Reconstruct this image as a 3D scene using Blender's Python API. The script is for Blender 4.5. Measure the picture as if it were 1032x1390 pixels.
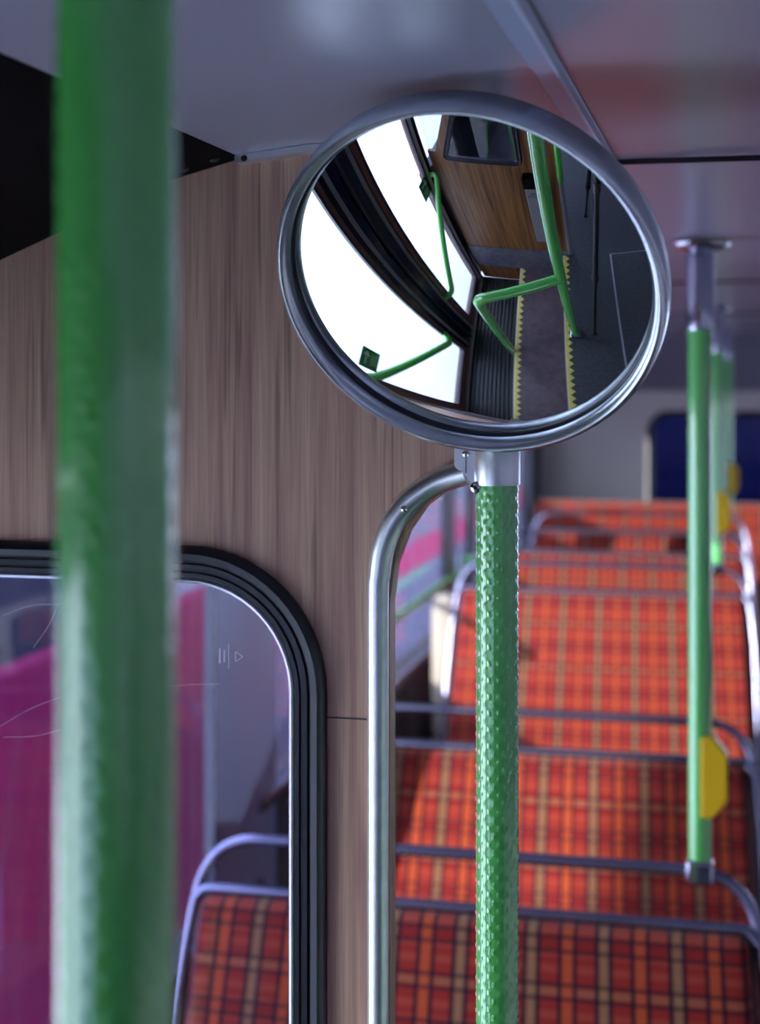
import bpy, bmesh, math, random
from mathutils import Vector, Matrix
random.seed(4)
PI = math.pi
SC = bpy.context.scene
COL = SC.collection
for o in list(bpy.data.objects):
    bpy.data.objects.remove(o)

# ------------------------------------------------------------------ camera
cam_d = bpy.data.cameras.new('camera')
cam = bpy.data.objects.new('camera', cam_d)
COL.objects.link(cam)
SC.camera = cam
cam.location = (0, 0, 1.68)
cam.rotation_euler = (PI / 2, 0, math.atan(487 / 2100))
cam_d.sensor_fit = 'HORIZONTAL'
cam_d.sensor_width = 36
cam_d.lens = 2100 / 1032 * 36
cam_d.shift_y = (508 - 695) / 1032
cam_d.clip_start = 0.02
cam_d.clip_end = 300
cam_d.dof.use_dof = True
cam_d.dof.focus_distance = 1.14
cam_d.dof.aperture_fstop = 7.0

# ------------------------------------------------------------------ world, sun, exposure
W = bpy.data.worlds.new('world')
SC.world = W
W.use_nodes = True
nt = W.node_tree
bg = nt.nodes['Background']
tcw = nt.nodes.new('ShaderNodeTexCoord')
spw = nt.nodes.new('ShaderNodeSeparateXYZ')
rpw = nt.nodes.new('ShaderNodeValToRGB')
nt.links.new(tcw.outputs['Generated'], spw.inputs[0])
nt.links.new(spw.outputs['Z'], rpw.inputs[0])
rpw.color_ramp.elements[0].color = (0.90, 0.90, 0.93, 1)
rpw.color_ramp.elements[1].color = (0.50, 0.58, 0.92, 1)
nt.links.new(rpw.outputs[0], bg.inputs[0])
bg.inputs[1].default_value = 1.7

sun_d = bpy.data.lights.new('sun', 'SUN')
sun_d.energy = 1.85
sun_d.angle = 0.012
sun_d.color = (1.0, 0.90, 0.78)
sun = bpy.data.objects.new('sun', sun_d)
COL.objects.link(sun)
sun.rotation_euler = Vector((1, 1.2, -0.42)).to_track_quat('-Z', 'Y').to_euler()

vs = SC.view_settings
vs.view_transform = 'Standard'
vs.look = 'None'
vs.gamma = 1
vs.use_curve_mapping = False
vs.exposure = 2.3


# ------------------------------------------------------------------ materials
def mat(name, col, rough=0.5, metal=0.0, spec=0.5, noise=0.0, nscale=20, coat=0.0, bump=0.0, bscale=60):
    m = bpy.data.materials.new(name)
    m.use_nodes = True
    t = m.node_tree
    b = t.nodes['Principled BSDF']
    b.inputs['Base Color'].default_value = (*col, 1)
    b.inputs['Roughness'].default_value = rough
    b.inputs['Metallic'].default_value = metal
    b.inputs['Specular IOR Level'].default_value = spec
    b.inputs['Coat Weight'].default_value = coat
    b.inputs['Coat Roughness'].default_value = 0.1
    if coat > 0.55:
        b.inputs['Coat IOR'].default_value = 1.75
    tc = t.nodes.new('ShaderNodeTexCoord')
    if noise:
        n = t.nodes.new('ShaderNodeTexNoise')
        n.inputs['Scale'].default_value = nscale
        n.inputs['Detail'].default_value = 5
        t.links.new(tc.outputs['Object'], n.inputs['Vector'])
        r = t.nodes.new('ShaderNodeValToRGB')
        r.color_ramp.elements[0].position = 0.3
        r.color_ramp.elements[1].position = 0.7
        r.color_ramp.elements[0].color = (*[c * (1 - noise) for c in col], 1)
        r.color_ramp.elements[1].color = (*[min(1, c * (1 + noise)) for c in col], 1)
        t.links.new(n.outputs[0], r.inputs[0])
        t.links.new(r.outputs[0], b.inputs['Base Color'])
    if bump:
        n = t.nodes.new('ShaderNodeTexNoise')
        n.inputs['Scale'].default_value = bscale
        t.links.new(tc.outputs['Object'], n.inputs['Vector'])
        bm_ = t.nodes.new('ShaderNodeBump')
        bm_.inputs['Strength'].default_value = bump
        bm_.inputs['Distance'].default_value = 0.002
        t.links.new(n.outputs[0], bm_.inputs['Height'])
        t.links.new(bm_.outputs[0], b.inputs['Normal'])
    return m


def glass_mat(name, tint=(0.85, 0.9, 0.92), rough=0.0, dirt=0.0):
    m = bpy.data.materials.new(name)
    m.use_nodes = True
    t = m.node_tree
    t.nodes.clear()
    out = t.nodes.new('ShaderNodeOutputMaterial')
    tr = t.nodes.new('ShaderNodeBsdfTransparent')
    tr.inputs[0].default_value = (*tint, 1)
    gl = t.nodes.new('ShaderNodeBsdfGlossy')
    gl.inputs['Roughness'].default_value = rough
    fr = t.nodes.new('ShaderNodeFresnel')
    ge = t.nodes.new('ShaderNodeNewGeometry')
    io = t.nodes.new('ShaderNodeMapRange')      # same reflectance on both faces of the pane
    io.inputs[3].default_value = 1.45
    io.inputs[4].default_value = 1 / 1.45
    t.links.new(ge.outputs['Backfacing'], io.inputs[0])
    t.links.new(io.outputs[0], fr.inputs[0])
    mx = t.nodes.new('ShaderNodeMixShader')
    t.links.new(fr.outputs[0], mx.inputs[0])
    t.links.new(tr.outputs[0], mx.inputs[1])
    t.links.new(gl.outputs[0], mx.inputs[2])
    last = mx
    if dirt:
        df = t.nodes.new('ShaderNodeBsdfDiffuse')
        df.inputs[0].default_value = (0.6, 0.62, 0.68, 1)
        tc = t.nodes.new('ShaderNodeTexCoord')
        mp = t.nodes.new('ShaderNodeMapping')
        mp.inputs['Scale'].default_value = (14, 14, 1.5)
        n = t.nodes.new('ShaderNodeTexNoise')
        n.inputs['Scale'].default_value = 3
        n.inputs['Detail'].default_value = 6
        mr = t.nodes.new('ShaderNodeMapRange')
        mr.inputs[1].default_value = 0.35
        mr.inputs[2].default_value = 0.8
        mr.inputs[4].default_value = dirt
        t.links.new(tc.outputs['Object'], mp.inputs[0])
        t.links.new(mp.outputs[0], n.inputs['Vector'])
        t.links.new(n.outputs[0], mr.inputs[0])
        m2 = t.nodes.new('ShaderNodeMixShader')
        t.links.new(mr.outputs[0], m2.inputs[0])
        t.links.new(mx.outputs[0], m2.inputs[1])
        t.links.new(df.outputs[0], m2.inputs[2])
        last = m2
    t.links.new(last.outputs[0], out.inputs[0])
    return m


def wood_mat(name, light, mid, dark, rough=0.42):
    m = bpy.data.materials.new(name)
    m.use_nodes = True
    t = m.node_tree
    b = t.nodes['Principled BSDF']
    b.inputs['Roughness'].default_value = rough
    b.inputs['Specular IOR Level'].default_value = 0.35
    tc = t.nodes.new('ShaderNodeTexCoord')

    def nz(sx, sz, scale, det, dist=0.0):
        mp = t.nodes.new('ShaderNodeMapping')
        mp.inputs['Scale'].default_value = (sx, sx, sz)
        n = t.nodes.new('ShaderNodeTexNoise')
        n.inputs['Scale'].default_value = scale
        n.inputs['Detail'].default_value = det
        n.inputs['Distortion'].default_value = dist
        t.links.new(tc.outputs['Object'], mp.inputs[0])
        t.links.new(mp.outputs[0], n.inputs['Vector'])
        return n
    a = nz(1, 0.035, 75, 6, 0.25)       # broad grain bands
    f = nz(1, 0.018, 620, 3)            # fine pores
    s = nz(1, 0.02, 190, 2, 0.3)        # dark streaks
    r = t.nodes.new('ShaderNodeValToRGB')
    r.color_ramp.elements[0].position = 0.33
    r.color_ramp.elements[0].color = (*dark, 1)
    r.color_ramp.elements[1].position = 0.68
    r.color_ramp.elements[1].color = (*light, 1)
    e = r.color_ramp.elements.new(0.47)
    e.color = (*mid, 1)
    t.links.new(a.outputs[0], r.inputs[0])
    r2 = t.nodes.new('ShaderNodeMapRange')
    r2.inputs[1].default_value = 0.35
    r2.inputs[2].default_value = 0.65
    r2.inputs[3].default_value = 0.86
    r2.inputs[4].default_value = 1.08
    t.links.new(f.outputs[0], r2.inputs[0])
    r3 = t.nodes.new('ShaderNodeMapRange')
    r3.inputs[1].default_value = 0.34
    r3.inputs[2].default_value = 0.42
    r3.inputs[3].default_value = 0.62
    r3.inputs[4].default_value = 1.0
    t.links.new(s.outputs[0], r3.inputs[0])
    mu = t.nodes.new('ShaderNodeMath')
    mu.operation = 'MULTIPLY'
    t.links.new(r2.outputs[0], mu.inputs[0])
    t.links.new(r3.outputs[0], mu.inputs[1])
    vm = t.nodes.new('ShaderNodeVectorMath')
    vm.operation = 'SCALE'
    t.links.new(r.outputs[0], vm.inputs[0])
    t.links.new(mu.outputs[0], vm.inputs[3])
    t.links.new(vm.outputs[0], b.inputs['Base Color'])
    return m


def tartan_mat(name):
    """red orange moquette: black hairlines, tan and orange overchecks"""
    m = bpy.data.materials.new(name)
    m.use_nodes = True
    t = m.node_tree
    b = t.nodes['Principled BSDF']
    b.inputs['Roughness'].default_value = 0.9
    b.inputs['Specular IOR Level'].default_value = 0.15
    b.inputs['Sheen Weight'].default_value = 0.15
    uv = t.nodes.new('ShaderNodeUVMap')
    sp = t.nodes.new('ShaderNodeSeparateXYZ')
    t.links.new(uv.outputs[0], sp.inputs[0])

    def math(op, a, b_=None):
        n = t.nodes.new('ShaderNodeMath')
        n.operation = op
        for i, q in enumerate((a, b_)):
            if q is None:
                continue
            if isinstance(q, (int, float)):
                n.inputs[i].default_value = q
            else:
                t.links.new(q, n.inputs[i])
        return n.outputs[0]

    def line(c, period, off, w):
        x = math('FRACT', math('ADD', math('DIVIDE', c, period), off))
        d = math('ABSOLUTE', math('SUBTRACT', x, 0.5))
        return math('LESS_THAN', d, w / period / 2)

    def mix(fac, a, b_):
        n = t.nodes.new('ShaderNodeMix')
        n.data_type = 'RGBA'
        t.links.new(fac, n.inputs[0])
        for i, q in ((6, a), (7, b_)):
            if isinstance(q, tuple):
                n.inputs[i].default_value = (*q, 1)
            else:
                t.links.new(q, n.inputs[i])
        return n.outputs[2]
    u, v = sp.outputs[0], sp.outputs[1]
    P, Q = 0.0995, 0.118

    def ln(c, per, frac, w):
        return line(c, per, 0.5 - frac, w)

    def mx_(lst):
        r_ = lst[0]
        for q in lst[1:]:
            r_ = math('MAXIMUM', r_, q)
        return r_
    red = (0.275, 0.020, 0.015)
    c = mix(math('MULTIPLY', ln(v, Q, 0.50, 0.013), 0.55), red, (0.20, 0.012, 0.012))
    c = mix(math('MULTIPLY', mx_([ln(v, Q, 0.385, 0.004), ln(v, Q, 0.615, 0.004), ln(v, Q, 0.24, 0.010), ln(v, Q, 0.76, 0.010)]), 0.30), c, (0.46, 0.11, 0.055))
    c = mix(math('MULTIPLY', ln(v, Q, 0.0, 0.010), 0.50), c, (0.36, 0.16, 0.075))
    c = mix(math('MULTIPLY', ln(u, P, 0.50, 0.0155), 0.80), c, (0.46, 0.075, 0.022))
    c = mix(math('MULTIPLY', ln(u, P, 0.0, 0.0125), 0.72), c, (0.26, 0.165, 0.080))
    bu_ = mx_([ln(u, P, q, 0.0062) for q in (0.095, 0.395, 0.605, 0.905)])
    bv_ = mx_([ln(v, Q, q, 0.0052) for q in (0.075, 0.925, 0.425, 0.575)])
    c = mix(math('MULTIPLY', bv_, 0.72), c, (0.03, 0.008, 0.02))
    c = mix(math('MULTIPLY', bu_, 0.90), c, (0.018, 0.006, 0.018))
    no = t.nodes.new('ShaderNodeTexNoise')
    no.inputs['Scale'].default_value = 900
    mp = math('ADD', math('MULTIPLY', no.outputs[0], 0.5), 0.75)
    vm = t.nodes.new('ShaderNodeVectorMath')
    vm.operation = 'SCALE'
    t.links.new(c, vm.inputs[0])
    t.links.new(mp, vm.inputs[3])
    t.links.new(vm.outputs[0], b.inputs['Base Color'])
    return m


M = {
    'green': mat('green_enamel', (0.10, 0.56, 0.105), 0.19, spec=0.8, coat=1.0),
    'green_rail': mat('green_rail_enamel', (0.07, 0.42, 0.06), 0.25, coat=0.6),
    'mirror': mat('mirror_glass', (0.74, 0.76, 0.79), 0.0, 1.0),
    'alu': mat('satin_aluminium', (0.82, 0.83, 0.86), 0.36, 1.0, noise=0.06, nscale=90),
    'rim': mat('grey_mirror_rim', (0.66, 0.70, 0.76), 0.27, 0.9, noise=0.10, nscale=60),
    'chrome': mat('chrome', (0.46, 0.46, 0.56), 0.14, 1.0),
    'rail': mat('plated_rail', (0.25, 0.25, 0.37), 0.25, 0.9),
    'steel': mat('screw_steel', (0.72, 0.73, 0.76), 0.2, 1.0),
    'dark_steel': mat('dark_steel', (0.05, 0.05, 0.06), 0.4, 0.8),
    'ceiling': mat('ceiling_laminate', (0.30, 0.295, 0.385), 0.28, spec=0.4, noise=0.03, nscale=3),
    'cream': mat('cream_laminate', (0.88, 0.84, 0.82), 0.4, noise=0.03, nscale=4),
    'beige': mat('beige_plastic', (0.46, 0.39, 0.31), 0.5),
    'black': mat('black_panel', (0.0008, 0.0010, 0.003), 0.6, spec=0.06),
    'rubber': mat('black_rubber', (0.012, 0.014, 0.028), 0.33),
    'gloss_black': mat('gloss_black', (0.006, 0.009, 0.022), 0.12),
    'navy': mat('navy_panel', (0.012, 0.018, 0.065), 0.4),
    'blue_grey': mat('blue_grey_paint', (0.36, 0.40, 0.56), 0.35),
    'brown': mat('brown_paint', (0.17, 0.065, 0.05), 0.35),
    'lining': mat('dark_wall_lining', (0.018, 0.020, 0.030), 0.6),
    'floor': mat('grey_lino', (0.036, 0.042, 0.052), 0.5, noise=0.35, nscale=55),
    'tread': mat('maroon_lino', (0.082, 0.055, 0.072), 0.45, noise=0.3, nscale=22),
    'rib': mat('ribbed_black_rubber', (0.016, 0.016, 0.020), 0.4),
    'yellow': mat('yellow_plastic', (0.78, 0.50, 0.01), 0.35),
    'nose_yellow': mat('yellow_nosing', (0.60, 0.52, 0.12), 0.6, noise=0.2, nscale=80),
    'nose_cream': mat('cream_edge', (0.72, 0.66, 0.50), 0.5),
    'sign_green': mat('sign_green', (0.015, 0.17, 0.05), 0.4),
    'white': mat('white_vinyl', (0.80, 0.82, 0.80), 0.5),
    'grey_box': mat('grey_metal_box', (0.22, 0.22, 0.25), 0.45, 0.3),
    'kick': mat('grey_kick_panel', (0.13, 0.13, 0.17), 0.4, 0.4, noise=0.25, nscale=30),
    'ground': mat('pale_concrete', (0.80, 0.81, 0.80), 0.9, noise=0.10, nscale=1.2),
    'bus_red': mat('crimson_coachwork', (0.30, 0.004, 0.085), 0.65, spec=0.15),
    'bus_glass': mat('dark_bus_glass', (0.05, 0.06, 0.09), 0.1),
    'facade': mat('blue_grey_facade', (0.24, 0.27, 0.38), 0.8, noise=0.1, nscale=1),
    'blocker_dark': mat('dark_blocker', (0.10, 0.09, 0.10), 0.85, noise=0.15, nscale=4),
    'coach_blue': mat('blue_grey_coachwork', (0.06, 0.07, 0.14), 0.6, spec=0.2),
    'blocker_pale': mat('pale_blocker', (0.55, 0.56, 0.58), 0.8, noise=0.06, nscale=1),
    'tripod': mat('black_anodised', (0.02, 0.02, 0.028), 0.3, 0.5),
    'joint': mat('dark_joint', (0.03, 0.022, 0.035), 0.6),
    'etch': mat('glass_etching', (0.75, 0.75, 0.85), 0.6),
    'wood': wood_mat('teak_laminate', (0.68, 0.43, 0.315), (0.58, 0.345, 0.26), (0.42, 0.225, 0.19)),
    'wood2': wood_mat('brown_laminate', (0.26, 0.125, 0.042), (0.17, 0.072, 0.024), (0.08, 0.032, 0.012), 0.35),  # warmer, darker tone than the rear partition's laminate
    'tartan': tartan_mat('tartan_moquette'),
    'glass': glass_mat('window_glass', (0.86, 0.90, 0.95), 0.0, 0.01),
    'glass_scuffed': glass_mat('scuffed_glass', (0.80, 0.80, 0.90), 0.0, 0.015),
    'door_glass': glass_mat('door_glass', (0.90, 0.95, 0.95), 0.0, 0.04),
    'tinted': glass_mat('tinted_glass', (0.03, 0.035, 0.09), 0.02, 0.0),
}


def green_knurl_mat():
    m = M['green'].copy()
    m.name = 'green_dimpled_enamel'
    t = m.node_tree
    b = t.nodes['Principled BSDF']
    uv = t.nodes.new('ShaderNodeUVMap')
    sp = t.nodes.new('ShaderNodeSeparateXYZ')
    t.links.new(uv.outputs[0], sp.inputs[0])

    def mth(op, a, b_=None):
        n = t.nodes.new('ShaderNodeMath')
        n.operation = op
        for i, q in enumerate((a, b_)):
            if q is None:
                continue
            if isinstance(q, (int, float)):
                n.inputs[i].default_value = q
            else:
                t.links.new(q, n.inputs[i])
        return n.outputs[0]
    # u = angle / 2pi, v = metres along the tube
    a = mth('COSINE', mth('MULTIPLY', sp.outputs[0], 2 * PI * 14))
    c = mth('COSINE', mth('MULTIPLY', sp.outputs[1], 2 * PI / 0.0123))
    h = mth('POWER', mth('MAXIMUM', mth('MULTIPLY', a, c), 0.0), 1.6)
    bu = t.nodes.new('ShaderNodeBump')
    bu.inputs['Strength'].default_value = 0.9
    bu.inputs['Distance'].default_value = 0.0007
    t.links.new(h, bu.inputs['Height'])
    t.links.new(bu.outputs[0], b.inputs['Normal'])
    return m


M['knurl'] = green_knurl_mat()


# ------------------------------------------------------------------ object helpers
def empty(name, label, cat, loc, group=None, kind=None, rotz=0):
    o = bpy.data.objects.new(name, None)
    COL.objects.link(o)
    o.location = loc
    o.rotation_euler = (0, 0, rotz)
    o.empty_display_size = 0.05
    if label:
        o['label'] = label
    if cat:
        o['category'] = cat
    if group:
        o['group'] = group
    if kind:
        o['kind'] = kind
    return o


def origin_of(p):
    v = Vector((0, 0, 0))
    while p:
        v += p.location
        p = p.parent
    return v


def obj(name, bm, m, parent=None, label=None, smooth=None):
    """link bm (world coordinates) as one mesh; shade smooth under `smooth` degrees"""
    off = origin_of(parent)
    if off.length > 0:
        bmesh.ops.translate(bm, verts=bm.verts, vec=-off)
    bmesh.ops.recalc_face_normals(bm, faces=bm.faces)
    if smooth:
        lim = math.radians(smooth)
        for f in bm.faces:
            f.smooth = True
        for e in bm.edges:
            if len(e.link_faces) == 2 and e.calc_face_angle(0) > lim:
                e.smooth = False
    me = bpy.data.meshes.new(name)
    bm.to_mesh(me)
    bm.free()
    me.materials.append(m)
    o = bpy.data.objects.new(name, me)
    COL.objects.link(o)
    if parent:
        o.parent = parent
    if label:
        o['label'] = label
    return o


def struct(name, bm, m, parent=None, label=None, smooth=None):
    o = obj(name, bm, m, parent, label, smooth)
    o['kind'] = 'structure'
    return o


def tag(o, label, cat, group=None):
    o['label'] = label
    o['category'] = cat
    if group:
        o['group'] = group
    return o


def box(bm, a, b, bev=0.0, seg=2):
    x0, y0, z0 = a
    x1, y1, z1 = b
    r = bmesh.ops.create_cube(bm, size=1, matrix=Matrix.Translation(((x0 + x1) / 2, (y0 + y1) / 2, (z0 + z1) / 2)) @
                              Matrix.Diagonal((abs(x1 - x0), abs(y1 - y0), abs(z1 - z0), 1)))
    if bev:
        vs_ = set(r['verts'])
        ed = [e for e in bm.edges if e.verts[0] in vs_ and e.verts[1] in vs_]
        bmesh.ops.bevel(bm, geom=ed, offset=bev, segments=seg, profile=0.6, affect='EDGES')
    return bm


def B(a, b, bev=0.0, seg=2):
    return box(bmesh.new(), a, b, bev, seg)


def fillet(pts, rad, n=8):
    pts = [Vector(p) for p in pts]
    out = [pts[0]]
    for i in range(1, len(pts) - 1):
        p, a, c = pts[i], pts[i - 1], pts[i + 1]
        u, v = (a - p), (c - p)
        r = min(rad, u.length * 0.49, v.length * 0.49)
        ang = u.angle(v)
        if ang > PI - 0.02:
            out.append(p)
            continue
        d = r
        s, e = p + u.normalized() * d, p + v.normalized() * d
        for k in range(n + 1):
            t_ = k / n
            out.append(s * (1 - t_) ** 2 + p * 2 * t_ * (1 - t_) + e * t_ ** 2)
    out.append(pts[-1])
    return out


def tube(bm, pts, r, seg=16, cap=True):
    pts = [Vector(p) for p in pts]
    n = len(pts)
    tang = []
    for i in range(n):
        a = pts[max(0, i - 1)]
        c = pts[min(n - 1, i + 1)]
        tang.append((c - a).normalized())
    ref = Vector((0, 1, 0)) if abs(tang[0].y) < 0.9 else Vector((1, 0, 0))
    nrm = (ref - tang[0] * ref.dot(tang[0])).normalized()
    uvl = bm.loops.layers.uv.verify()
    rings, ln, L = [], [], 0
    for i in range(n):
        if i:
            L += (pts[i] - pts[i - 1]).length
            nrm = (nrm - tang[i] * nrm.dot(tang[i])).normalized()
        ln.append(L)
        bn = tang[i].cross(nrm)
        rr = r[i] if isinstance(r, (list, tuple)) else r
        rings.append([bm.verts.new(pts[i] + (nrm * math.cos(2 * PI * k / seg) + bn * math.sin(2 * PI * k / seg)) * rr) for k in range(seg)])
    for i in range(n - 1):
        for k in range(seg):
            f = bm.faces.new((rings[i][k], rings[i][(k + 1) % seg], rings[i + 1][(k + 1) % seg], rings[i + 1][k]))
            for lp, (uu, vv) in zip(f.loops, ((k / seg, ln[i]), ((k + 1) / seg, ln[i]), ((k + 1) / seg, ln[i + 1]), (k / seg, ln[i + 1]))):
                lp[uvl].uv = (uu, vv)
    if cap:
        bm.faces.new(rings[0][::-1])
        bm.faces.new(rings[-1])
    return bm


def T(pts, r, seg=16, rad=0, cap=True, n=8):
    return tube(bmesh.new(), fillet(pts, rad, n) if rad else pts, r, seg, cap)


def lathe(prof, mtx=Matrix.Identity(4), seg=48, bm=None):
    """prof: (r, h) points, revolved about local Z of mtx"""
    bm = bm or bmesh.new()
    rings = []
    for r, h in prof:
        if r < 1e-6:
            rings.append([bm.verts.new(mtx @ Vector((0, 0, h)))])
        else:
            rings.append([bm.verts.new(mtx @ Vector((r * math.cos(2 * PI * k / seg), r * math.sin(2 * PI * k / seg), h))) for k in range(seg)])
    for a, c in zip(rings, rings[1:]):
        for k in range(seg):
            k2 = (k + 1) % seg
            if len(a) == 1 and len(c) == 1:
                continue
            if len(a) == 1:
                bm.faces.new((a[0], c[k], c[k2]))
            elif len(c) == 1:
                bm.faces.new((a[k], a[k2], c[0]))
            else:
                bm.faces.new((a[k], a[k2], c[k2], c[k]))
    return bm


def zaxis(p, n):
    q = Vector(n).normalized().to_track_quat('Z', 'Y')
    return Matrix.Translation(p) @ q.to_matrix().to_4x4()


def prism(poly, axis, a, c, bm=None):
    """extrude polygon (2D) along axis 'x','y','z' from a to c"""
    bm = bm or bmesh.new()

    def P3(u, v, w):
        return {'x': (w, u, v), 'y': (u, w, v), 'z': (u, v, w)}[axis]
    A = [bm.verts.new(P3(u, v, a)) for u, v in poly]
    C_ = [bm.verts.new(P3(u, v, c)) for u, v in poly]
    bm.faces.new(A)
    bm.faces.new(C_[::-1])
    n = len(poly)
    for i in range(n):
        bm.faces.new((A[i], C_[i], C_[(i + 1) % n], A[(i + 1) % n]))
    return bm


def rrect(x0, z0, x1, z1, r, n=10):
    rs = r if isinstance(r, (list, tuple)) else (r,) * 4   # BL, BR, TR, TL
    out = []
    for (cx, cz, a0, rr) in ((x0 + rs[0], z0 + rs[0], PI, rs[0]), (x1 - rs[1], z0 + rs[1], 1.5 * PI, rs[1]),
                             (x1 - rs[2], z1 - rs[2], 0, rs[2]), (x0 + rs[3], z1 - rs[3], 0.5 * PI, rs[3])):
        for k in range(n + 1):
            a = a0 + 0.5 * PI * k / n
            out.append((cx + rr * math.cos(a), cz + rr * math.sin(a)))
    return out


def plate_with_hole(outer, hole, axis, a, c):
    """flat plate whose outline `outer` has a hole; both point lists 2D"""
    bm = bmesh.new()

    def P3(u, v, w):
        return {'x': (w, u, v), 'y': (u, w, v), 'z': (u, v, w)}[axis]
    es = []
    for poly in ([outer, hole] if hole else [outer]):
        vs_ = [bm.verts.new(P3(u, v, a)) for u, v in poly]
        for i in range(len(vs_)):
            es.append(bm.edges.new((vs_[i], vs_[(i + 1) % len(vs_)])))
    bmesh.ops.triangle_fill(bm, use_beauty=True, use_dissolve=False, edges=es)
    r = bmesh.ops.extrude_face_region(bm, geom=list(bm.faces))
    d = Vector(P3(0, 0, c)) - Vector(P3(0, 0, a))
    bmesh.ops.translate(bm, verts=[v for v in r['geom'] if isinstance(v, bmesh.types.BMVert)], vec=d)
    return bm


def loft_loop(outline, prof, axis, w0, centre_sign=1):
    """closed moulding: outline 2D loop, prof = [(inset, depth)], depth along axis from w0"""
    bm = bmesh.new()
    n = len(outline)
    # inward normals
    area = sum(outline[i][0] * outline[(i + 1) % n][1] - outline[(i + 1) % n][0] * outline[i][1] for i in range(n))
    sgn = 1 if area > 0 else -1
    nr = []
    for i in range(n):
        a, c = Vector(outline[i - 1]), Vector(outline[(i + 1) % n])
        t_ = (c - a)
        if t_.length < 1e-9:
            t_ = Vector((1, 0))
        t_.normalize()
        nr.append(Vector((-t_.y, t_.x)) * sgn)

    def P3(u, v, w):
        return {'x': (w, u, v), 'y': (u, w, v), 'z': (u, v, w)}[axis]
    rings = []
    for ins, dep in prof:
        rings.append([bm.verts.new(P3(outline[i][0] + nr[i].x * ins, outline[i][1] + nr[i].y * ins, w0 + dep)) for i in range(n)])
    m_ = len(prof)
    for j in range(m_):
        a, c = rings[j], rings[(j + 1) % m_]
        for i in range(n):
            bm.faces.new((a[i], a[(i + 1) % n], c[(i + 1) % n], c[i]))
    bmesh.ops.remove_doubles(bm, verts=bm.verts, dist=1e-6)
    return bm


def inset(outline, d):
    n = len(outline)
    area = sum(outline[i][0] * outline[(i + 1) % n][1] - outline[(i + 1) % n][0] * outline[i][1] for i in range(n))
    sgn = 1 if area > 0 else -1
    out = []
    for i in range(n):
        a, c = Vector(outline[i - 1]), Vector(outline[(i + 1) % n])
        t_ = (c - a)
        if t_.length < 1e-9:
            t_ = Vector((1, 0))
        t_.normalize()
        out.append((outline[i][0] - t_.y * sgn * d, outline[i][1] + t_.x * sgn * d))
    return out


def copy_tree(o, parent=None):
    c = o.copy()
    COL.objects.link(c)
    if parent:
        c.parent = parent
    for ch in [q for q in bpy.data.objects if q.parent == o]:
        copy_tree(ch, c)
    return c


def text_mesh(body, size, mtx, depth=0.0004, font_w=1.0):
    """text as bmesh, local XY plane of mtx, centred"""
    cu = bpy.data.curves.new('lettering', 'FONT')
    cu.body = body
    cu.size = size
    cu.align_x = 'CENTER'
    cu.align_y = 'CENTER'
    cu.extrude = depth
    to = bpy.data.objects.new('lettering', cu)
    COL.objects.link(to)
    dg = bpy.context.evaluated_depsgraph_get()
    me = bpy.data.meshes.new_from_object(to.evaluated_get(dg))
    bm = bmesh.new()
    bm.from_mesh(me)
    bmesh.ops.transform(bm, matrix=mtx, verts=bm.verts)
    bpy.data.objects.remove(to)
    bpy.data.curves.remove(cu)
    bpy.data.meshes.remove(me)
    return bm


# ================================================================== STRUCTURE
YA, YB = 1.19, -0.155          # rear and front partitions of the door well
XW, XO = -0.95, 1.40           # near side and off side walls
YF, YR = -2.6, 7.6             # windscreen end, rear end
XD = -0.912                     # door plane
SILL, LINT = 0.82, 1.60

# --- floor pieces
struct('floor', B((-0.25, YF, -0.06), (XO, YR, 0.0)), M['floor'])
fl = struct('floor', B((XW, YA, -0.06), (-0.25, YR, 0.0)), M['floor'])
struct('floor', B((XW, YF, -0.06), (-0.25, YB - 0.02, 0.0)), M['floor'])
struct('floor', B((-0.560, YB, -0.26), (-0.25, YA, -0.20)), M['tread'], label='maroon step tread')
w = bmesh.new()
box(w, (XD - 0.04, YB, -0.46), (-0.560, YA, -0.412))
for k in range(13):
    x = XD + 0.012 + k * 0.0262
    box(w, (x, YB + 0.01, -0.413), (x + 0.017, YA - 0.01, -0.40), 0.003, 1)
struct('floor', w, M['rib'], label='black ribbed rubber entrance well')
struct('trim_1', B((-0.262, YB, -0.26), (-0.250, YA, -0.0005)), M['kick'], label='grey riser')
struct('trim_2', B((-0.572, YB, -0.46), (-0.560, YA, -0.2005)), M['kick'], label='grey riser')


# --- step edgings: cream line and yellow saw teeth pointing to the aisle
def nosing(x, z, label):
    t = empty('stair_nosing', label, 'step edging', (x, 0.5, z), 'yellow toothed step edgings')
    bm = B((x - 0.004, YB + 0.005, z - 0.004), (x + 0.002, YA - 0.005, z + 0.0022))
    obj('edge_strip', bm, M['nose_cream'], t, 'cream edge strip')
    n = 26
    y0, y1 = YB + 0.006, YA - 0.006
    st = (y1 - y0) / n
    poly = [(x + 0.002, y0)]
    for k in range(n):
        poly += [(x + 0.012, y0 + k * st), (x + 0.036, y0 + (k + 0.5) * st)]
    poly += [(x + 0.012, y1), (x + 0.002, y1)]
    bm = plate_with_hole(poly, None, 'z', z, z + 0.0018)
    obj('sawtooth_band', bm, M['nose_yellow'], t, 'yellow saw-toothed band')
    return t


nosing(-0.255, 0.0, 'yellow saw-toothed edging on the aisle floor beside the foot of the green pole')
nosing(-0.565, -0.20, 'yellow saw-toothed edging on the maroon step above the ribbed black well')

# --- ceiling
prof = [(-0.95, 1.70), (-0.80, 1.755), (-0.62, 1.80), (-0.48, 1.838), (-0.39, 1.855), (-0.33, 1.862), (-0.17, 1.867), (0.0, 1.871), (0.9, 1.871), (1.2, 1.80), (1.4, 1.70)]
poly = prof + [(1.4, 1.95), (-0.95, 1.95)]
struct('ceiling', prism(poly, 'y', YF, YR), M['ceiling'], smooth=40)
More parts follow.
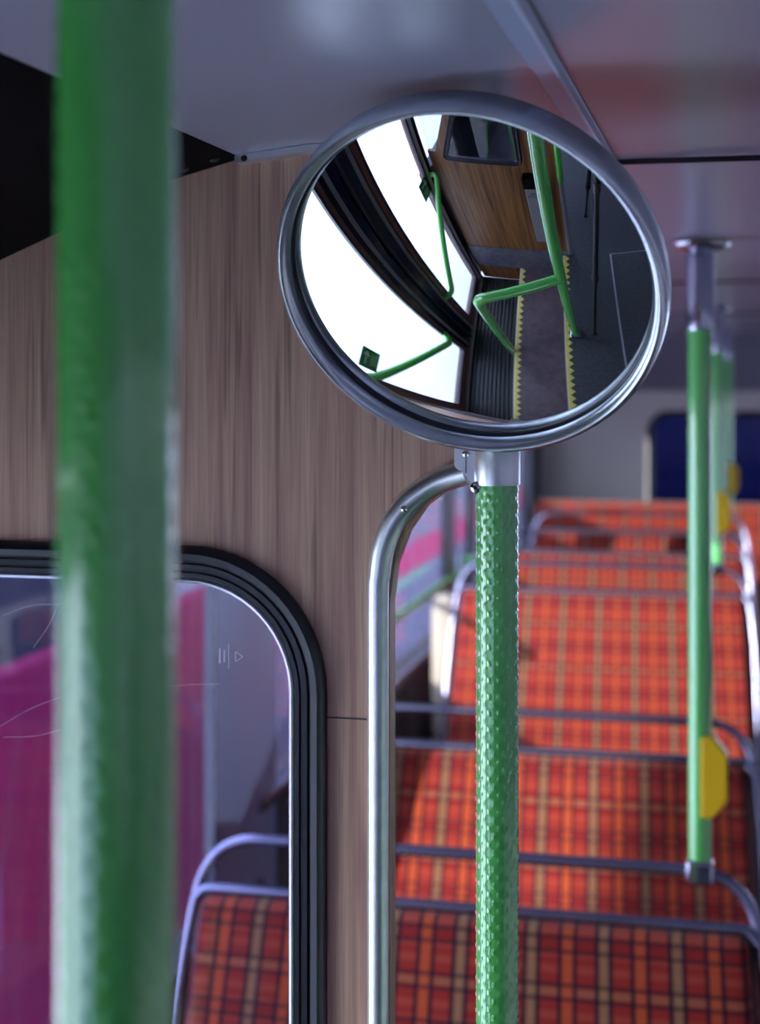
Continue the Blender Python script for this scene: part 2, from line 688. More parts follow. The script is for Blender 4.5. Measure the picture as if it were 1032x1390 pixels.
# dark black cove over the door well
cove = [(-0.389, 1.8565), (-0.393, 1.853), (-0.45, 1.838), (-0.60, 1.776), (-0.75, 1.70), (-0.88, 1.63), (-0.95, 1.62), (-0.95, 1.72), (-0.80, 1.765), (-0.62, 1.812), (-0.48, 1.848)]
cv = struct('trim_3', prism(cove, 'y', YB, YA - 0.002), M['black'], smooth=35, label='black cove panel over the door')
for (x, z) in ((-0.405, 1.8499), (-0.43, 1.8432)):
    bm = lathe([(0, 0.0015), (0.003, 0.0013), (0.0042, 0)], zaxis((x, 1.165, z), (0.26, 0, -1)), 16)
    obj('screw', bm, M['dark_steel'], cv, smooth=40)
# longitudinal trim strip and transverse joints
bm = prism([(-0.124, 1.8670), (-0.104, 1.8675), (-0.1045, 1.8655), (-0.107, 1.8640), (-0.110, 1.8650), (-0.122, 1.8645)], 'y', YF, 1.37)
struct('trim_4', bm, M['blue_grey'], label='narrow metal strip along the ceiling')
for k, (x0, y) in enumerate(((-0.11, 1.372), (-0.36, 3.2), (-0.36, 4.9), (-0.36, 6.3))):
    bm = B((x0, y - 0.0008, 1.8640), (0.9, y + 0.0008, 1.869))
    struct('trim_%d' % (5 + k), bm, M['joint'], label='dark joint between ceiling panels')
# top trim of rear partition
tr = [(-0.392, 1.8545), (-0.33, 1.8615), (-0.17, 1.8665), (-0.17, 1.8605), (-0.33, 1.8555), (-0.392, 1.8485)]
t9 = struct('trim_9', prism(tr, 'y', YA - 0.014, YA), M['alu'], label='thin aluminium strip under the ceiling')
for x in (-0.384, -0.30):
    zz = 1.852 + (0.0065 if x > -0.35 else 0)
    obj('screw', lathe([(0, 0.0016), (0.002, 0.0013), (0.0028, 0)], zaxis((x, YA - 0.014, zz), (0, -1, 0)), 14), M['dark_steel'], t9)


# --- partition builder with rounded window
SEALP = [(0.0, 0.0), (0.001, -0.007), (0.006, -0.0105), (0.0115, -0.009), (0.0125, -0.0055), (0.0135, -0.0055), (0.0145, -0.0085),
         (0.0185, -0.0085), (0.0195, -0.005), (0.0205, -0.005), (0.0215, -0.0075), (0.0255, -0.0075), (0.0265, -0.004), (0.030, -0.002),
         (0.030, 0.012), (0.0, 0.012)]


def add_window(name, outline, axis, w0, flip, glass, parent=None, prof=SEALP, glass_ins=0.025, scale=1.0):
    """frame seal (rubber) parent, pane child"""
    pr = [(a * scale, d * scale * flip) for a, d in prof]
    s = struct(name, loft_loop(outline, pr, axis, w0), M['rubber'], parent, smooth=50)
    if parent:
        s['label'] = 'black rubber window seal'
    pn = prism(inset(outline, glass_ins * scale), axis, w0 + 0.002 * flip, w0 + 0.006 * flip)
    p = obj('pane', pn, glass, s)
    return s


# rear partition (wall with the teak laminate seen full face)
wa = rrect(-0.885, 0.95, -0.319, 1.541, 0.115, 14)
curve = [(-0.268, -0.40), (-0.268, 1.500), (-0.264, 1.530), (-0.254, 1.556), (-0.240, 1.576), (-0.224, 1.588), (-0.2125, 1.594), (-0.2000, 1.597), (-0.197, 1.60),
         (-0.197, 1.700), (-0.180, 1.866)]
outer = [(-0.945, -0.40)] + curve + [(-0.33, 1.8615), (-0.392, 1.8545), (-0.48, 1.836), (-0.62, 1.798), (-0.80, 1.753), (-0.945, 1.700)]
wallA = struct('wall_rear_partition', plate_with_hole(outer, inset(wa, 0.006), 'y', YA, YA + 0.020), M['wood'], label='teak laminate partition behind the door well')
winA = add_window('window_1', wa, 'y', YA, 1, M['glass_scuffed'])
# window seal also needs a chrome filler bead on the inner edge
obj('bead', loft_loop(inset(wa, 0.0255), [(0, -0.0065), (0.0022, -0.0085), (0.0044, -0.0065), (0.0044, 0.0), (0, 0.0)], 'y', YA), M['alu'], winA, 'thin silver bead', 50)
# tiny safety etching on the pane
et = bmesh.new()
cx, cz = -0.402, 1.452
for (dx, w_, h_) in ((0.0, 0.0008, 0.010), (-0.004, 0.0016, 0.005), (-0.008, 0.0022, 0.006)):
    box(et, (cx + dx, YA + 0.0008, cz - h_), (cx + dx + w_ * 0.5, YA + 0.0012, cz + h_))
for a_, b_ in (((0.006, -0.004), (0.012, 0)), ((0.012, 0), (0.006, 0.004)), ((0.006, 0.004), (0.006, -0.004))):
    tube(et, [(cx + a_[0], YA + 0.001, cz + a_[1]), (cx + b_[0], YA + 0.001, cz + b_[1])], 0.0003, 6)
obj('etched_mark', et, M['etch'], winA, 'small pale etched safety mark')
# fine scratches on the pane
scx = bmesh.new()
for pts_ in ([(-0.60, 1.478), (-0.575, 1.488), (-0.548, 1.489)], [(-0.573, 1.452), (-0.558, 1.472), (-0.550, 1.490)], [(-0.603, 1.385), (-0.575, 1.402), (-0.548, 1.412)],
             [(-0.600, 1.376), (-0.570, 1.378), (-0.545, 1.386)], [(-0.455, 1.425), (-0.430, 1.428), (-0.41, 1.429)]):
    tube(scx, fillet([(x, YA + 0.0012, z) for x, z in pts_], 0.02, 8), 0.00013, 5)
obj('scratches', scx, M['etch'], winA, 'faint scratches on the glass')
struct('trim_10', B((-0.320, YA - 0.0008, 1.4065), (-0.270, YA + 0.001, 1.4075)), M['joint'], label='hairline joint in the laminate')

# kick panel and framed heater box at its foot
kp = struct('baseboard_rear', B((-0.90, YA - 0.006, -0.20), (-0.275, YA, 0.12)), M['kick'])
for k in range(7):
    obj('screw', lathe([(0, 0.0015), (0.004, 0.001), (0.005, 0)], zaxis((-0.86 + k * 0.09, YA - 0.006, 0.105), (0, -1, 0)), 12), M['steel'], kp)
hb = empty('heater_grille', 'chrome framed heater grille at the foot of the rear partition, above the maroon step', 'heater', (-0.46, YA - 0.02, -0.2))
obj('frame', loft_loop([(-0.545, -0.195), (-0.385, -0.195), (-0.385, -0.03), (-0.545, -0.03)], [(0, 0), (0, -0.035), (0.008, -0.035), (0.008, 0)], 'y', YA - 0.006), M['chrome'], hb)
g = bmesh.new()
for k in range(7):
    box(g, (-0.536, YA - 0.030, -0.183 + k * 0.021), (-0.394, YA - 0.010, -0.176 + k * 0.021))
box(g, (-0.538, YA - 0.010, -0.188), (-0.392, YA - 0.007, -0.037))
obj('grille', g, M['brown'], hb)

# front partition, ahead of the door well (seen in the mirror)
wb = [(-0.815, 0.855), (-0.385, 0.835), (-0.375, 1.50), (-0.555, 1.50)]


def round_poly(pts, r, n=8):
    out = []
    m_ = len(pts)
    for i in range(m_):
        a, p, c = Vector(pts[i - 1]), Vector(pts[i]), Vector(pts[(i + 1) % m_])
        s_, e_ = p + (a - p).normalized() * r, p + (c - p).normalized() * r
        for k in range(n + 1):
            t_ = k / n
            q = s_ * (1 - t_) ** 2 + p * 2 * t_ * (1 - t_) + e_ * t_ ** 2
            out.append((q.x, q.y))
    return out


wbr = round_poly(wb, 0.05)
outerB = [(-0.885, -0.40), (-0.225, -0.40), (-0.225, 1.865), (-0.392, 1.8545), (-0.62, 1.798), (-0.80, 1.753), (-0.885, 1.72),
          (-0.885, 1.5), (-0.580, 1.5), (-0.838, 0.905), (-0.885, 0.905)]
wallB = struct('wall_front_partition', plate_with_hole(outerB, inset(wbr, 0.006), 'y', YB - 0.02, YB), M['wood2'], label='warm brown laminate partition ahead of the door')
winB = add_window('window_2', wbr, 'y', YB, -1, M['glass_scuffed'])
# small triangular quarter light between the partition window and the door post
qt = [(-0.880, 0.91), (-0.84, 0.91), (-0.585, 1.495), (-0.880, 1.495)]
q = struct('window_3', prism(qt, 'y', YB - 0.012, YB - 0.008), M['glass'], label='slanted quarter light beside the door post')
kb_ = struct('baseboard_front', B((-0.885, YB, -0.20), (-0.225, YB + 0.006, 0.065)), M['kick'])
for k in range(7):
    for z in (0.045, -0.07):
        obj('screw', lathe([(0, 0.0015), (0.004, 0.001), (0.005, 0)], zaxis((-0.84 + k * 0.09, YB + 0.006, z), (0, 1, 0)), 10), M['dark_steel'], kb_)

# --- near side wall: lower lining, lintel, pillars, windows
lo = bmesh.new()
box(lo, (XW - 0.05, YA + 0.02, -0.5), (XW, 3.0, 0.66))
box(lo, (XW - 0.05, 3.0, -0.5), (XW, YR, SILL))
box(lo, (XW - 0.05, 7.25, SILL), (XW, YR, LINT))  # bay closed to keep the sun off the rear wall
struct('wall_left', lo, M['lining'])
struct('wall_left', B((XW - 0.05, YF, -0.5), (XW, YB, 0.72)), M['lining'])
struct('wall_left', B((XW - 0.05, YF, LINT), (XW, YR, 1.95)), M['blue_grey'])
struct('trim_11', B((XW - 0.005, 3.0, SILL - 0.03), (XW + 0.014, YR, SILL), 0.004), M['rail'], label='plated window sill strip')
struct('trim_28', B((XW - 0.005, YA + 0.03, 0.63), (XW + 0.014, 3.0, 0.66), 0.004), M['rail'], label='plated window sill strip')
pill = [(2.73, 3.12), (YA - 0.0, YA + 0.06), (5.06, 5.24), (5.52, 5.68), (7.0, 7.25)]
for k, (a, c) in enumerate(pill):
    pl_ = struct('trim_%d' % (30 + k), B((XW - 0.010, a, -0.4), (XW + 0.003, c, 1.72), 0.002), M['blue_grey'], label='blue grey window pillar', smooth=40)
    obj('glazing_strip', B((XW - 0.014, a - 0.010, 0.66), (XW + 0.006, a - 0.0005, 1.60), 0.001), M['rubber'], pl_, 'black rubber glazing strip added over the sunlit pillar edge')  # added to hide the pillar edge that catches the sun
ys = [(YA + 0.06, 2.73), (3.12, 5.06), (5.24, 5.52), (5.68, 7.0), (YF, YB - 0.02)]
for k, (a, c) in enumerate(ys):
    z0 = (SILL if a > 3 else 0.66) if a > 0 else 0.72
    struct('window_%d' % (4 + k), B((XW - 0.009, a, z0), (XW - 0.005, c, LINT)), M['glass'])
# --- off side wall with long windows
struct('wall_right', B((XO, YF, -0.5), (XO + 0.05, YR, 0.86)), M['cream'])
struct('wall_right', B((XO, YF, 1.55), (XO + 0.05, YR, 1.95)), M['cream'])
for k, y in enumerate((-2.6, -0.9, 0.6, 2.1, 3.6, 5.1, 6.6, 7.5)):
    struct('trim_%d' % (16 + k), B((XO, y, 0.86), (XO + 0.05, y + 0.10, 1.55)), M['blue_grey'], label='blue grey window pillar')
struct('window_9', B((XO + 0.02, YF, 0.86), (XO + 0.026, YR, 1.55)), M['glass'])
# --- windscreen end
struct('wall_front', B((XW, YF - 0.05, -0.5), (XO, YF, 0.75)), M['lining'])
struct('wall_front', B((XW, YF - 0.05, 1.65), (XO, YF, 1.95)), M['lining'])
struct('window_10', B((XW, YF - 0.03, 0.75), (XO, YF - 0.02, 1.65)), M['glass'])
# --- rear end wall
rw = rrect(-0.43, 0.80, 0.95, 1.505, 0.10, 10)
struct('wall_rear', plate_with_hole([(XW, -0.3), (XO, -0.3), (XO, 1.95), (XW, 1.95)], inset(rw, 0.006), 'y', YR, YR + 0.05), M['cream'])
winR = add_window('window_11', rw, 'y', YR, 1, M['tinted'])
struct('trim_24', prism([(YR, 1.60), (YR - 0.10, 1.66), (YR - 0.16, 1.76), (YR - 0.16, 1.88), (YR, 1.88)], 'x', XW, XO), M['ceiling'], label='sloping header over the rear window', smooth=60)

# --- folding doors
struct('trim_25', B((XD - 0.05, YB, -0.46), (XD + 0.01, YB + 0.016, 1.64)), M['gloss_black'], label='black door post')
struct('trim_26', B((XD - 0.05, YA - 0.004, -0.46), (XD + 0.01, YA, 1.64)), M['gloss_black'], label='black door post')
struct('trim_27', B((XD - 0.05, YB, 1.60), (XD + 0.01, YA, 1.70)), M['gloss_black'], label='black door header')


def door(name, y0, y1, gy0, gy1, gz0, gz1):
    fr = plate_with_hole([(y0, -0.395), (y1, -0.395), (y1, 1.595), (y0, 1.595)], rrect(gy0, gz0, gy1, gz1, 0.035, 6), 'x', XD - 0.03, XD)
    d = struct(name, fr, M['brown'])
    s = obj('seal', loft_loop(rrect(gy0 - 0.006, gz0 - 0.006, gy1 + 0.006, gz1 + 0.006, 0.04, 6), [(0, -0.002), (0.0, 0.006), (0.006, 0.008), (0.014, 0.004), (0.014, -0.012), (0, -0.012)], 'x', XD), M['rubber'], d, 'black rubber glazing seal', 50)
    p = obj('pane', prism(rrect(gy0 + 0.003, gz0 + 0.003, gy1 - 0.003, gz1 - 0.003, 0.034, 6), 'x', XD - 0.018, XD - 0.013), M['door_glass'], d)
    return d


d1 = door('door_1', YB + 0.02, 0.350, -0.085, 0.314, -0.288, 1.52)
d2 = door('door_2', 0.584, YA - 0.006, 0.614, 1.135, -0.288, 1.52)
# aluminium channels up the front edge of door 1
for k, y in enumerate((-0.121, -0.109, -0.097)):
    obj('channel', B((XD, y, -0.38), (XD + 0.008 + 0.004 * (k % 2), y + 0.007, 1.59), 0.002, 1), M['alu'], d1, 'aluminium edge channel')
# dark folded centre leaves between the two doors
dc = struct('door_3', B((XD - 0.03, 0.352, -0.395), (XD - 0.006, 0.582, 1.595)), M['gloss_black'], label='dark folded leaves in the middle of the doorway')
obj('stile', B((XD - 0.006, 0.365, -0.39), (XD + 0.004, 0.388, 1.59), 0.002, 1), M['grey_box'], dc, 'grey stile')
obj('stile', B((XD - 0.006, 0.530, -0.39), (XD + 0.004, 0.553, 1.59), 0.002, 1), M['grey_box'], dc, 'grey stile')
obj('hinge_rod', T([(XD + 0.004, 0.462, -0.38), (XD + 0.004, 0.462, 1.58)], 0.008, 10), M['rubber'], dc, smooth=40)

# diagonal green handles on the doors
h1 = T([(XD, -0.120, 0.76), (XD + 0.05, -0.120, 0.77), (XD + 0.05, 0.320, 0.175), (XD + 0.002, 0.385, 0.16)], 0.0155, 14, 0.045)
obj('handle', h1, M['green_rail'], d1, 'green diagonal grab handle', 40)
h2 = T([(XD, 1.160, 0.80), (XD + 0.05, 1.130, 0.72), (XD + 0.05, 0.665, 0.075), (XD + 0.002, 0.600, 0.06)], 0.0195, 14, 0.05)
obj('handle', h2, M['green_rail'], d2, 'green diagonal grab handle', 40)


# green push signs with a white arrow
def push_sign(parent, yc, zc, sz, flip):
    s = obj('push_sign', B((XD - 0.012, yc - sz / 2, zc - sz / 2 * 1.15), (XD - 0.0105, yc + sz / 2, zc + sz / 2 * 1.15)), M['sign_green'], parent, 'green sign with white arrow')
    a = bmesh.new()
    x = XD - 0.0100

    def line(p, q_, r=0.0045):
        tube(a, [(x, yc + flip * p[0], zc + p[1]), (x, yc + flip * q_[0], zc + q_[1])], r, 6)
    k = sz / 0.12
    line((-0.035 * k, 0.032 * k), (0.035 * k, 0.032 * k))
    line((-0.037 * k, 0.032 * k), (-0.014 * k, 0.050 * k))
    line((-0.037 * k, 0.032 * k), (-0.014 * k, 0.014 * k))
    for j, wd in enumerate((0.040, 0.034, 0.038)):
        line((-wd * k, (-0.012 - 0.016 * j) * k), (wd * k, (-0.012 - 0.016 * j) * k), 0.0014)
    obj('arrow', a, M['white'], s, 'white arrow and lines of lettering')


push_sign(d1, -0.050, 0.720, 0.105, 1)
push_sign(d2, 1.040, 0.680, 0.112, 1)

# ================================================================== MIRROR AND ITS STANCHION
PM = Vector((-0.17872, 1.01553, 1.73366))
NM = Vector((-0.10177, -0.82848, -0.55069)).normalized()
R = 0.55427
GR = 0.1260
mt = zaxis(PM, NM)
mir = empty('convex_mirror', 'round convex mirror with grey metal rim on top of the green pole', 'mirror', PM - NM * 0.05)
pf = []
for k in range(0, 41):
    r = GR * k / 40
    pf.append((r, -(R - math.sqrt(R * R - r * r))))
sg = pf[-1][1]
pf += [(GR, sg - 0.004), (0, sg - 0.004)]
bm = lathe(pf, mt, 128)
obj('mirror_glass', bm, M['mirror'], mir, 'convex mirror glass', 60)
rp = [(0.1262, sg - 0.0045), (0.1262, sg + 0.004), (0.1268, sg + 0.0075), (0.1285, sg + 0.0115), (0.1310, sg + 0.0130), (0.1335, sg + 0.0118), (0.1352, sg + 0.0082),
      (0.1360, sg + 0.002), (0.1358, sg - 0.006), (0.1345, sg - 0.013), (0.131, sg - 0.018), (0.126, sg - 0.020), (0.124, sg - 0.018), (0.124, sg - 0.0045), (0.1262, sg - 0.0045)]
gk = [(0.1232, sg - 0.003), (0.1236, sg + 0.0012), (0.1246, sg + 0.0026), (0.1258, sg + 0.0020), (0.1258, sg - 0.003), (0.1232, sg - 0.003)]
obj('gasket', lathe(gk, mt, 128), M['rubber'], mir, 'black gasket round the glass', 50)
rp = [(r - 0.0009, h) for r, h in rp]
obj('rim', lathe(rp, mt, 128), M['rim'], mir, 'grey metal rim', 50)
bp = [(0.125, sg - 0.019), (0.10, sg - 0.028), (0.05, sg - 0.034), (0, sg - 0.035)]
obj('back_shell', lathe(bp, mt, 64), M['rim'], mir, smooth=60)
arm0 = PM - NM * 0.046
obj('mounting_arm', T([arm0, arm0 - NM * 0.022, (-0.178, 1.1420, 1.800)], 0.009, 12, 0.01), M['dark_steel'], mir, smooth=40)


def knurled(bm, x, y, z0, z1, r, seg, dz, amp, nu=11, pz=0.0112):
    uvl = bm.loops.layers.uv.verify()
    nz = int((z1 - z0) / dz)
    rows = []
    for i in range(nz + 1):
        z = z0 + (z1 - z0) * i / nz
        row = []
        for k in range(seg):
            a = 2 * PI * k / seg
            h = math.cos(nu * a) * math.cos(2 * PI * z / pz)
            h = h ** 1.7 if h > 0 else 0.0
            rr = r + amp * h
            row.append(bm.verts.new((x + rr * math.cos(a), y + rr * math.sin(a), z)))
        rows.append(row)
    for i in range(nz):
        for k in range(seg):
            bm.faces.new((rows[i][k], rows[i][(k + 1) % seg], rows[i + 1][(k + 1) % seg], rows[i + 1][k]))
    bm.faces.new(rows[0][::-1])
    bm.faces.new(rows[-1])
    return bm


SX, SY = -0.178, 1.160
st = empty('mirror_pole', 'green dimpled pole that carries the round mirror, at the edge of the wood partition', 'pole', (SX, SY, 0))
bm = knurled(bmesh.new(), SX, SY, 1.05, 1.5985, 0.0161, 196, 0.00072, 0.00052, 14, 0.0123)
obj('pole_tube', bm, M['green'], st, 'green dimpled upper tube', 89)
obj('pole_tube', T([(SX, SY, 0.01), (SX, SY, 1.052)], 0.0163, 32), M['knurl'], st, 'green dimpled lower tube', 50)
bm = lathe([(0.0150, 1.5965), (0.0173, 1.5965), (0.0175, 1.5975), (0.0175, 1.6285), (0.0168, 1.6300), (0.0140, 1.6300)], Matrix.Translation((SX, SY, 0)), 48)
obj('collar', bm, M['alu'], st, 'satin silver collar', 40)
obj('top_tube', T([(SX, SY, 1.629), (SX, SY, 1.864)], 0.0145, 24), M['alu'], st, smooth=40)
obj('ceiling_flange', lathe([(0.0145, 1.856), (0.028, 1.858), (0.030, 1.865), (0.0145, 1.8655)], Matrix.Translation((SX, SY, 0)), 32), M['chrome'], st, smooth=40)
obj('floor_socket', lathe([(0.0163, 0.03), (0.020, 0.028), (0.021, 0.006), (0.034, 0.004), (0.034, 0.0), (0, 0.0)], Matrix.Translation((SX, SY, 0)), 32), M['chrome'], st, smooth=40)
# bracket plate, wrapped flange beside collar
bm = prism([(-0.2125, 1.6305), (-0.1900, 1.6305), (-0.1900, 1.5960), (-0.1975, 1.5960), (-0.2125, 1.6095)], 'y', 1.168, 1.1715)
bmesh.ops.bevel(bm, geom=list(bm.edges), offset=0.0006, segments=2, affect='EDGES')
br = obj('bracket_plate', bm, M['alu'], st, 'aluminium bracket plate', 40)
obj('slot', B((-0.2036, 1.1675, 1.6045), (-0.2030, 1.1685, 1.6165)), M['joint'], br, 'dark slit')


def dome(x, y, z, r, h, name, parent, m='steel', slot=False):
    mm = zaxis((x, y, z), (0, -1, 0))
    o = obj(name, lathe([(0, h), (r * 0.4, h * 0.92), (r * 0.75, h * 0.6), (r * 0.95, h * 0.2), (r, 0), (r, -0.001)], mm, 24), M[m], parent, smooth=60)
    if slot:
        obj('hex_recess', lathe([(0, h + 0.0003), (r * 0.35, h + 0.0002), (r * 0.36, h * 0.3)], mm, 6), M['joint'], o)
    return o


dome(-0.2034, 1.1680, 1.6190, 0.0032, 0.0026, 'screw', br)
sc = dome(-0.1925, 1.1490, 1.5948, 0.0046, 0.0022, 'screw', st, 'steel', True)

# thin aluminium tube that edges the partition and curves over to the pole
et_ = empty('edge_rail', 'thin silver tube edging the wood partition and curving over to the mirror pole', 'rail', (-0.276, 1.18, 0))
pts = [(-0.276, 1.183, -0.195), (-0.276, 1.183, 1.30), (-0.276, 1.183, 1.494), (-0.2748, 1.183, 1.523), (-0.2712, 1.183, 1.545), (-0.2630, 1.183, 1.5650), (-0.2490, 1.183, 1.5822),
       (-0.2300, 1.182, 1.5950), (-0.2165, 1.180, 1.6005), (-0.2035, 1.177, 1.6045)]
# smooth the curve (Catmull-Rom)
cr = []
V = [Vector(p) for p in pts]
for i in range(len(V) - 1):
    p0, p1, p2, p3 = V[max(0, i - 1)], V[i], V[i + 1], V[min(len(V) - 1, i + 2)]
    if i < 2:
        cr.append(p1)
        continue
    for k in range(5):
        t_ = k / 5
        cr.append(0.5 * ((2 * p1) + (p2 - p0) * t_ + (2 * p0 - 5 * p1 + 4 * p2 - p3) * t_ ** 2 + (3 * p1 - p0 - 3 * p2 + p3) * t_ ** 3))
cr.append(V[-1])
rad_ = [0.0085] * 3 + [0.0085 + 0.0013 * min(1, i / 20) for i in range(len(cr) - 3)]
obj('tube', tube(bmesh.new(), cr, rad_, 24), M['alu'], et_, smooth=60)
dome(-0.2530, 1.1738, 1.5755, 0.0030, 0.0030, 'rivet', et_)
dome(-0.2618, 1.1745, 1.5672, 0.0010, 0.0006, 'pin', et_, 'dark_steel')
obj('foot_plate', lathe([(0.0085, -0.185), (0.018, -0.187), (0.018, -0.195), (0, -0.195)], Matrix.Translation((-0.276, 1.183, 0)), 24), M['alu'], et_)

# ================================================================== NEAR POLE WITH BRANCH RAIL
NX, NY = -0.2010, 0.480
npo = empty('grab_pole', 'thick out-of-focus green pole nearest the camera, with a waist-high branch rail', 'pole', (NX, NY, 0))
obj('pole_tube', T([(NX, NY, 0.004), (NX, NY, 1.852)], 0.0198, 40), M['knurl'], npo, 'green dimpled tube', 50)
obj('ceiling_flange', T([(NX, NY, 1.850), (NX, NY, 1.865)], 0.030, 32), M['chrome'], npo, smooth=50)
obj('floor_socket', B((NX - 0.026, NY - 0.026, 0.0), (NX + 0.026, NY + 0.026, 0.012), 0.003), M['chrome'], npo, 'square chrome floor plate')
brn = T([(NX, NY, 0.79), (-0.500, 0.610, 0.79), (-0.600, 0.570, -0.40)], 0.0225, 28, 0.05)
obj('branch_rail', brn, M['knurl'], npo, 'green branch rail bent down to the step', 50)


# ================================================================== SEATS
def uvbox(bm):
    uvl = bm.loops.layers.uv.verify()
    bm.normal_update()
    for f in bm.faces:
        n = f.normal
        for lp in f.loops:
            c = lp.vert.co
            if abs(n.z) > 0.75:
                lp[uvl].uv = (c.x, c.y)
            elif abs(n.x) > 0.75:
                lp[uvl].uv = (c.y, c.z)
            else:
                lp[uvl].uv = (c.x, c.z)
    return bm


def cushion(x0, x1, y0, y1, z0, z1, lean=0.0, flare=0.0, puff=0.01, nx=20, nz=12, bev=0.02):
    """upholstered block, front face towards -y; leans back with height"""
    bm = bmesh.new()
    box(bm, (x0, y0, z0), (x1, y1, z1))
    bmesh.ops.bevel(bm, geom=list(bm.edges), offset=bev, segments=4, profile=0.6, affect='EDGES')
    bmesh.ops.subdivide_edges(bm, edges=[e for e in bm.edges if e.calc_length() > 0.12], cuts=9, use_grid_fill=True)
    uvbox(bm)
    xm = (x0 + x1) / 2
    for v in bm.verts:
        t_ = (v.co.z - z0) / (z1 - z0)
        s_ = (v.co.x - xm) / (x1 - x0) * 2
        if v.co.y < (y0 + y1) / 2:
            v.co.y -= puff * (1 - s_ * s_) * math.sin(PI * min(1, max(0, t_)))
        v.co.x += s_ * flare * (1 - t_)
        v.co.y -= lean * (z1 - v.co.z)
    return bm


def make_seat():
    """two-person seat; origin on floor under middle of top of backrest; faces -y"""
    t = empty('bus_seat', '', 'seat', (0, 0, 0))
    L = 0.26
    obj('backrest', cushion(-0.395, 0.395, -0.035, 0.025, 0.42, 0.905, L, 0.030, 0.012), M['tartan'], t, 'red orange tartan backrest', 50)
    obj('seat_cushion', cushion(-0.41, 0.41, -0.62, -0.16, 0.40, 0.50, 0, 0, 0.0, bev=0.03), M['tartan'], t, 'tartan seat cushion', 50)
    sh = bmesh.new()
    box(sh, (-0.405, 0.026, 0.38), (0.405, 0.038, 0.90), 0.004)
    for v in sh.verts:
        v.co.y -= L * (0.905 - v.co.z)
    obj('back_panel', sh, M['lining'], t, 'dark rear panel')
    tr_ = T([(-0.41, -0.012, 0.895), (-0.395, -0.004, 0.912), (0.395, -0.004, 0.912), (0.41, -0.012, 0.895)], 0.0085, 12, 0.02)
    obj('top_trim', tr_, M['rail'], t, 'plated trim along the top', 50)

    def yy(z):
        return -L * (0.905 - z)
    lp = T([(-0.440, yy(0.40), 0.40), (-0.425, yy(0.80), 0.80), (-0.398, 0.020, 0.982), (0.398, 0.020, 0.982), (0.425, yy(0.80), 0.80), (0.440, yy(0.40), 0.40)], 0.0088, 14, 0.085, n=10)
    obj('grab_loop', lp, M['rail'], t, 'plated tube loop above the backrest', 60)
    for s in (-1, 1):
        f = T([(s * 0.36, -0.55, 0.0), (s * 0.36, -0.55, 0.37), (s * 0.36, -0.16, 0.37), (s * 0.36, -0.10, 0.0)], 0.012, 10, 0.03)
        obj('leg', f, M['dark_steel'], t, smooth=50)
    return t


XS = -0.382
rows = [(2.20, 0.0, 'tartan double seat nearest the camera, mostly in shade, its left end behind the partition window'),
        (3.15, 0.0, 'tartan double seat second from the camera, directly behind the nearest one'),
        (4.42, 0.152, 'tartan double seat on the raised floor, third from the camera, with a beige side panel'),
        (5.32, 0.158, 'tartan double seat fourth from the camera, its top partly in dark shadow'),
        (6.12, 0.150, 'tartan double seat fifth from the camera, just in front of the rear bench')]
seat0 = make_seat()
seats = []
for i, (y, dz, lab) in enumerate(rows):
    s = seat0 if i == 0 else copy_tree(seat0)
    s.location = (XS, y, dz)
    s['label'] = lab
    s['group'] = 'tartan double seats along the near side'
    seats.append(s)
# raised floor over the wheel arch
struct('floor', B((XW, 3.66, 0.0), (0.06, 6.3, 0.150)), M['floor'], label='raised plinth under the rear seats')
# moulded side panel of seat row 3 (leg/heel casing by the wall)
sp_ = B((-0.868, 4.40, 0.58), (-0.805, 4.50, 1.035), 0.02, 4)
s3 = seats[2]
bpy.context.view_layer.update()
obj('side_panel', sp_, M['beige'], s3, 'beige moulded side panel', 40)
# rear bench
rb = empty('rear_bench', 'red tartan rear bench right across the back, below the dark window', 'seat', (0.0, 7.05, 0))
obj('backrest', cushion(-0.90, 1.30, 7.0, 7.1, 0.55, 1.105, 0.15, 0, 0.01), M['tartan'], rb, 'tartan backrest', 50)
obj('seat_cushion', cushion(-0.90, 1.30, 6.5, 6.98, 0.45, 0.60, 0, 0, 0, bev=0.03), M['tartan'], rb, 'tartan cushion', 50)
obj('base', B((-0.90, 6.55, 0.0), (1.30, 7.0, 0.448)), M['lining'], rb)

# green rail along the wall under the window
gr = empty('wall_rail', 'green handrail running along the near side wall below the window', 'rail', (-0.889, 4.3, 0))
obj('tube', T([(XW + 0.002, 3.93, 1.03), (-0.889, 3.93, 1.03), (-0.889, 5.36, 1.03), (XW + 0.002, 5.36, 1.03)], 0.0125, 14, 0.04), M['green_rail'], gr, smooth=50)
for y in (3.93, 5.36):
    obj('wall_bracket', lathe([(0.0125, 0.008), (0.024, 0.006), (0.026, 0)], zaxis((XW, y, 1.03), (1, 0, 0)), 20), M['chrome'], gr, smooth=40)


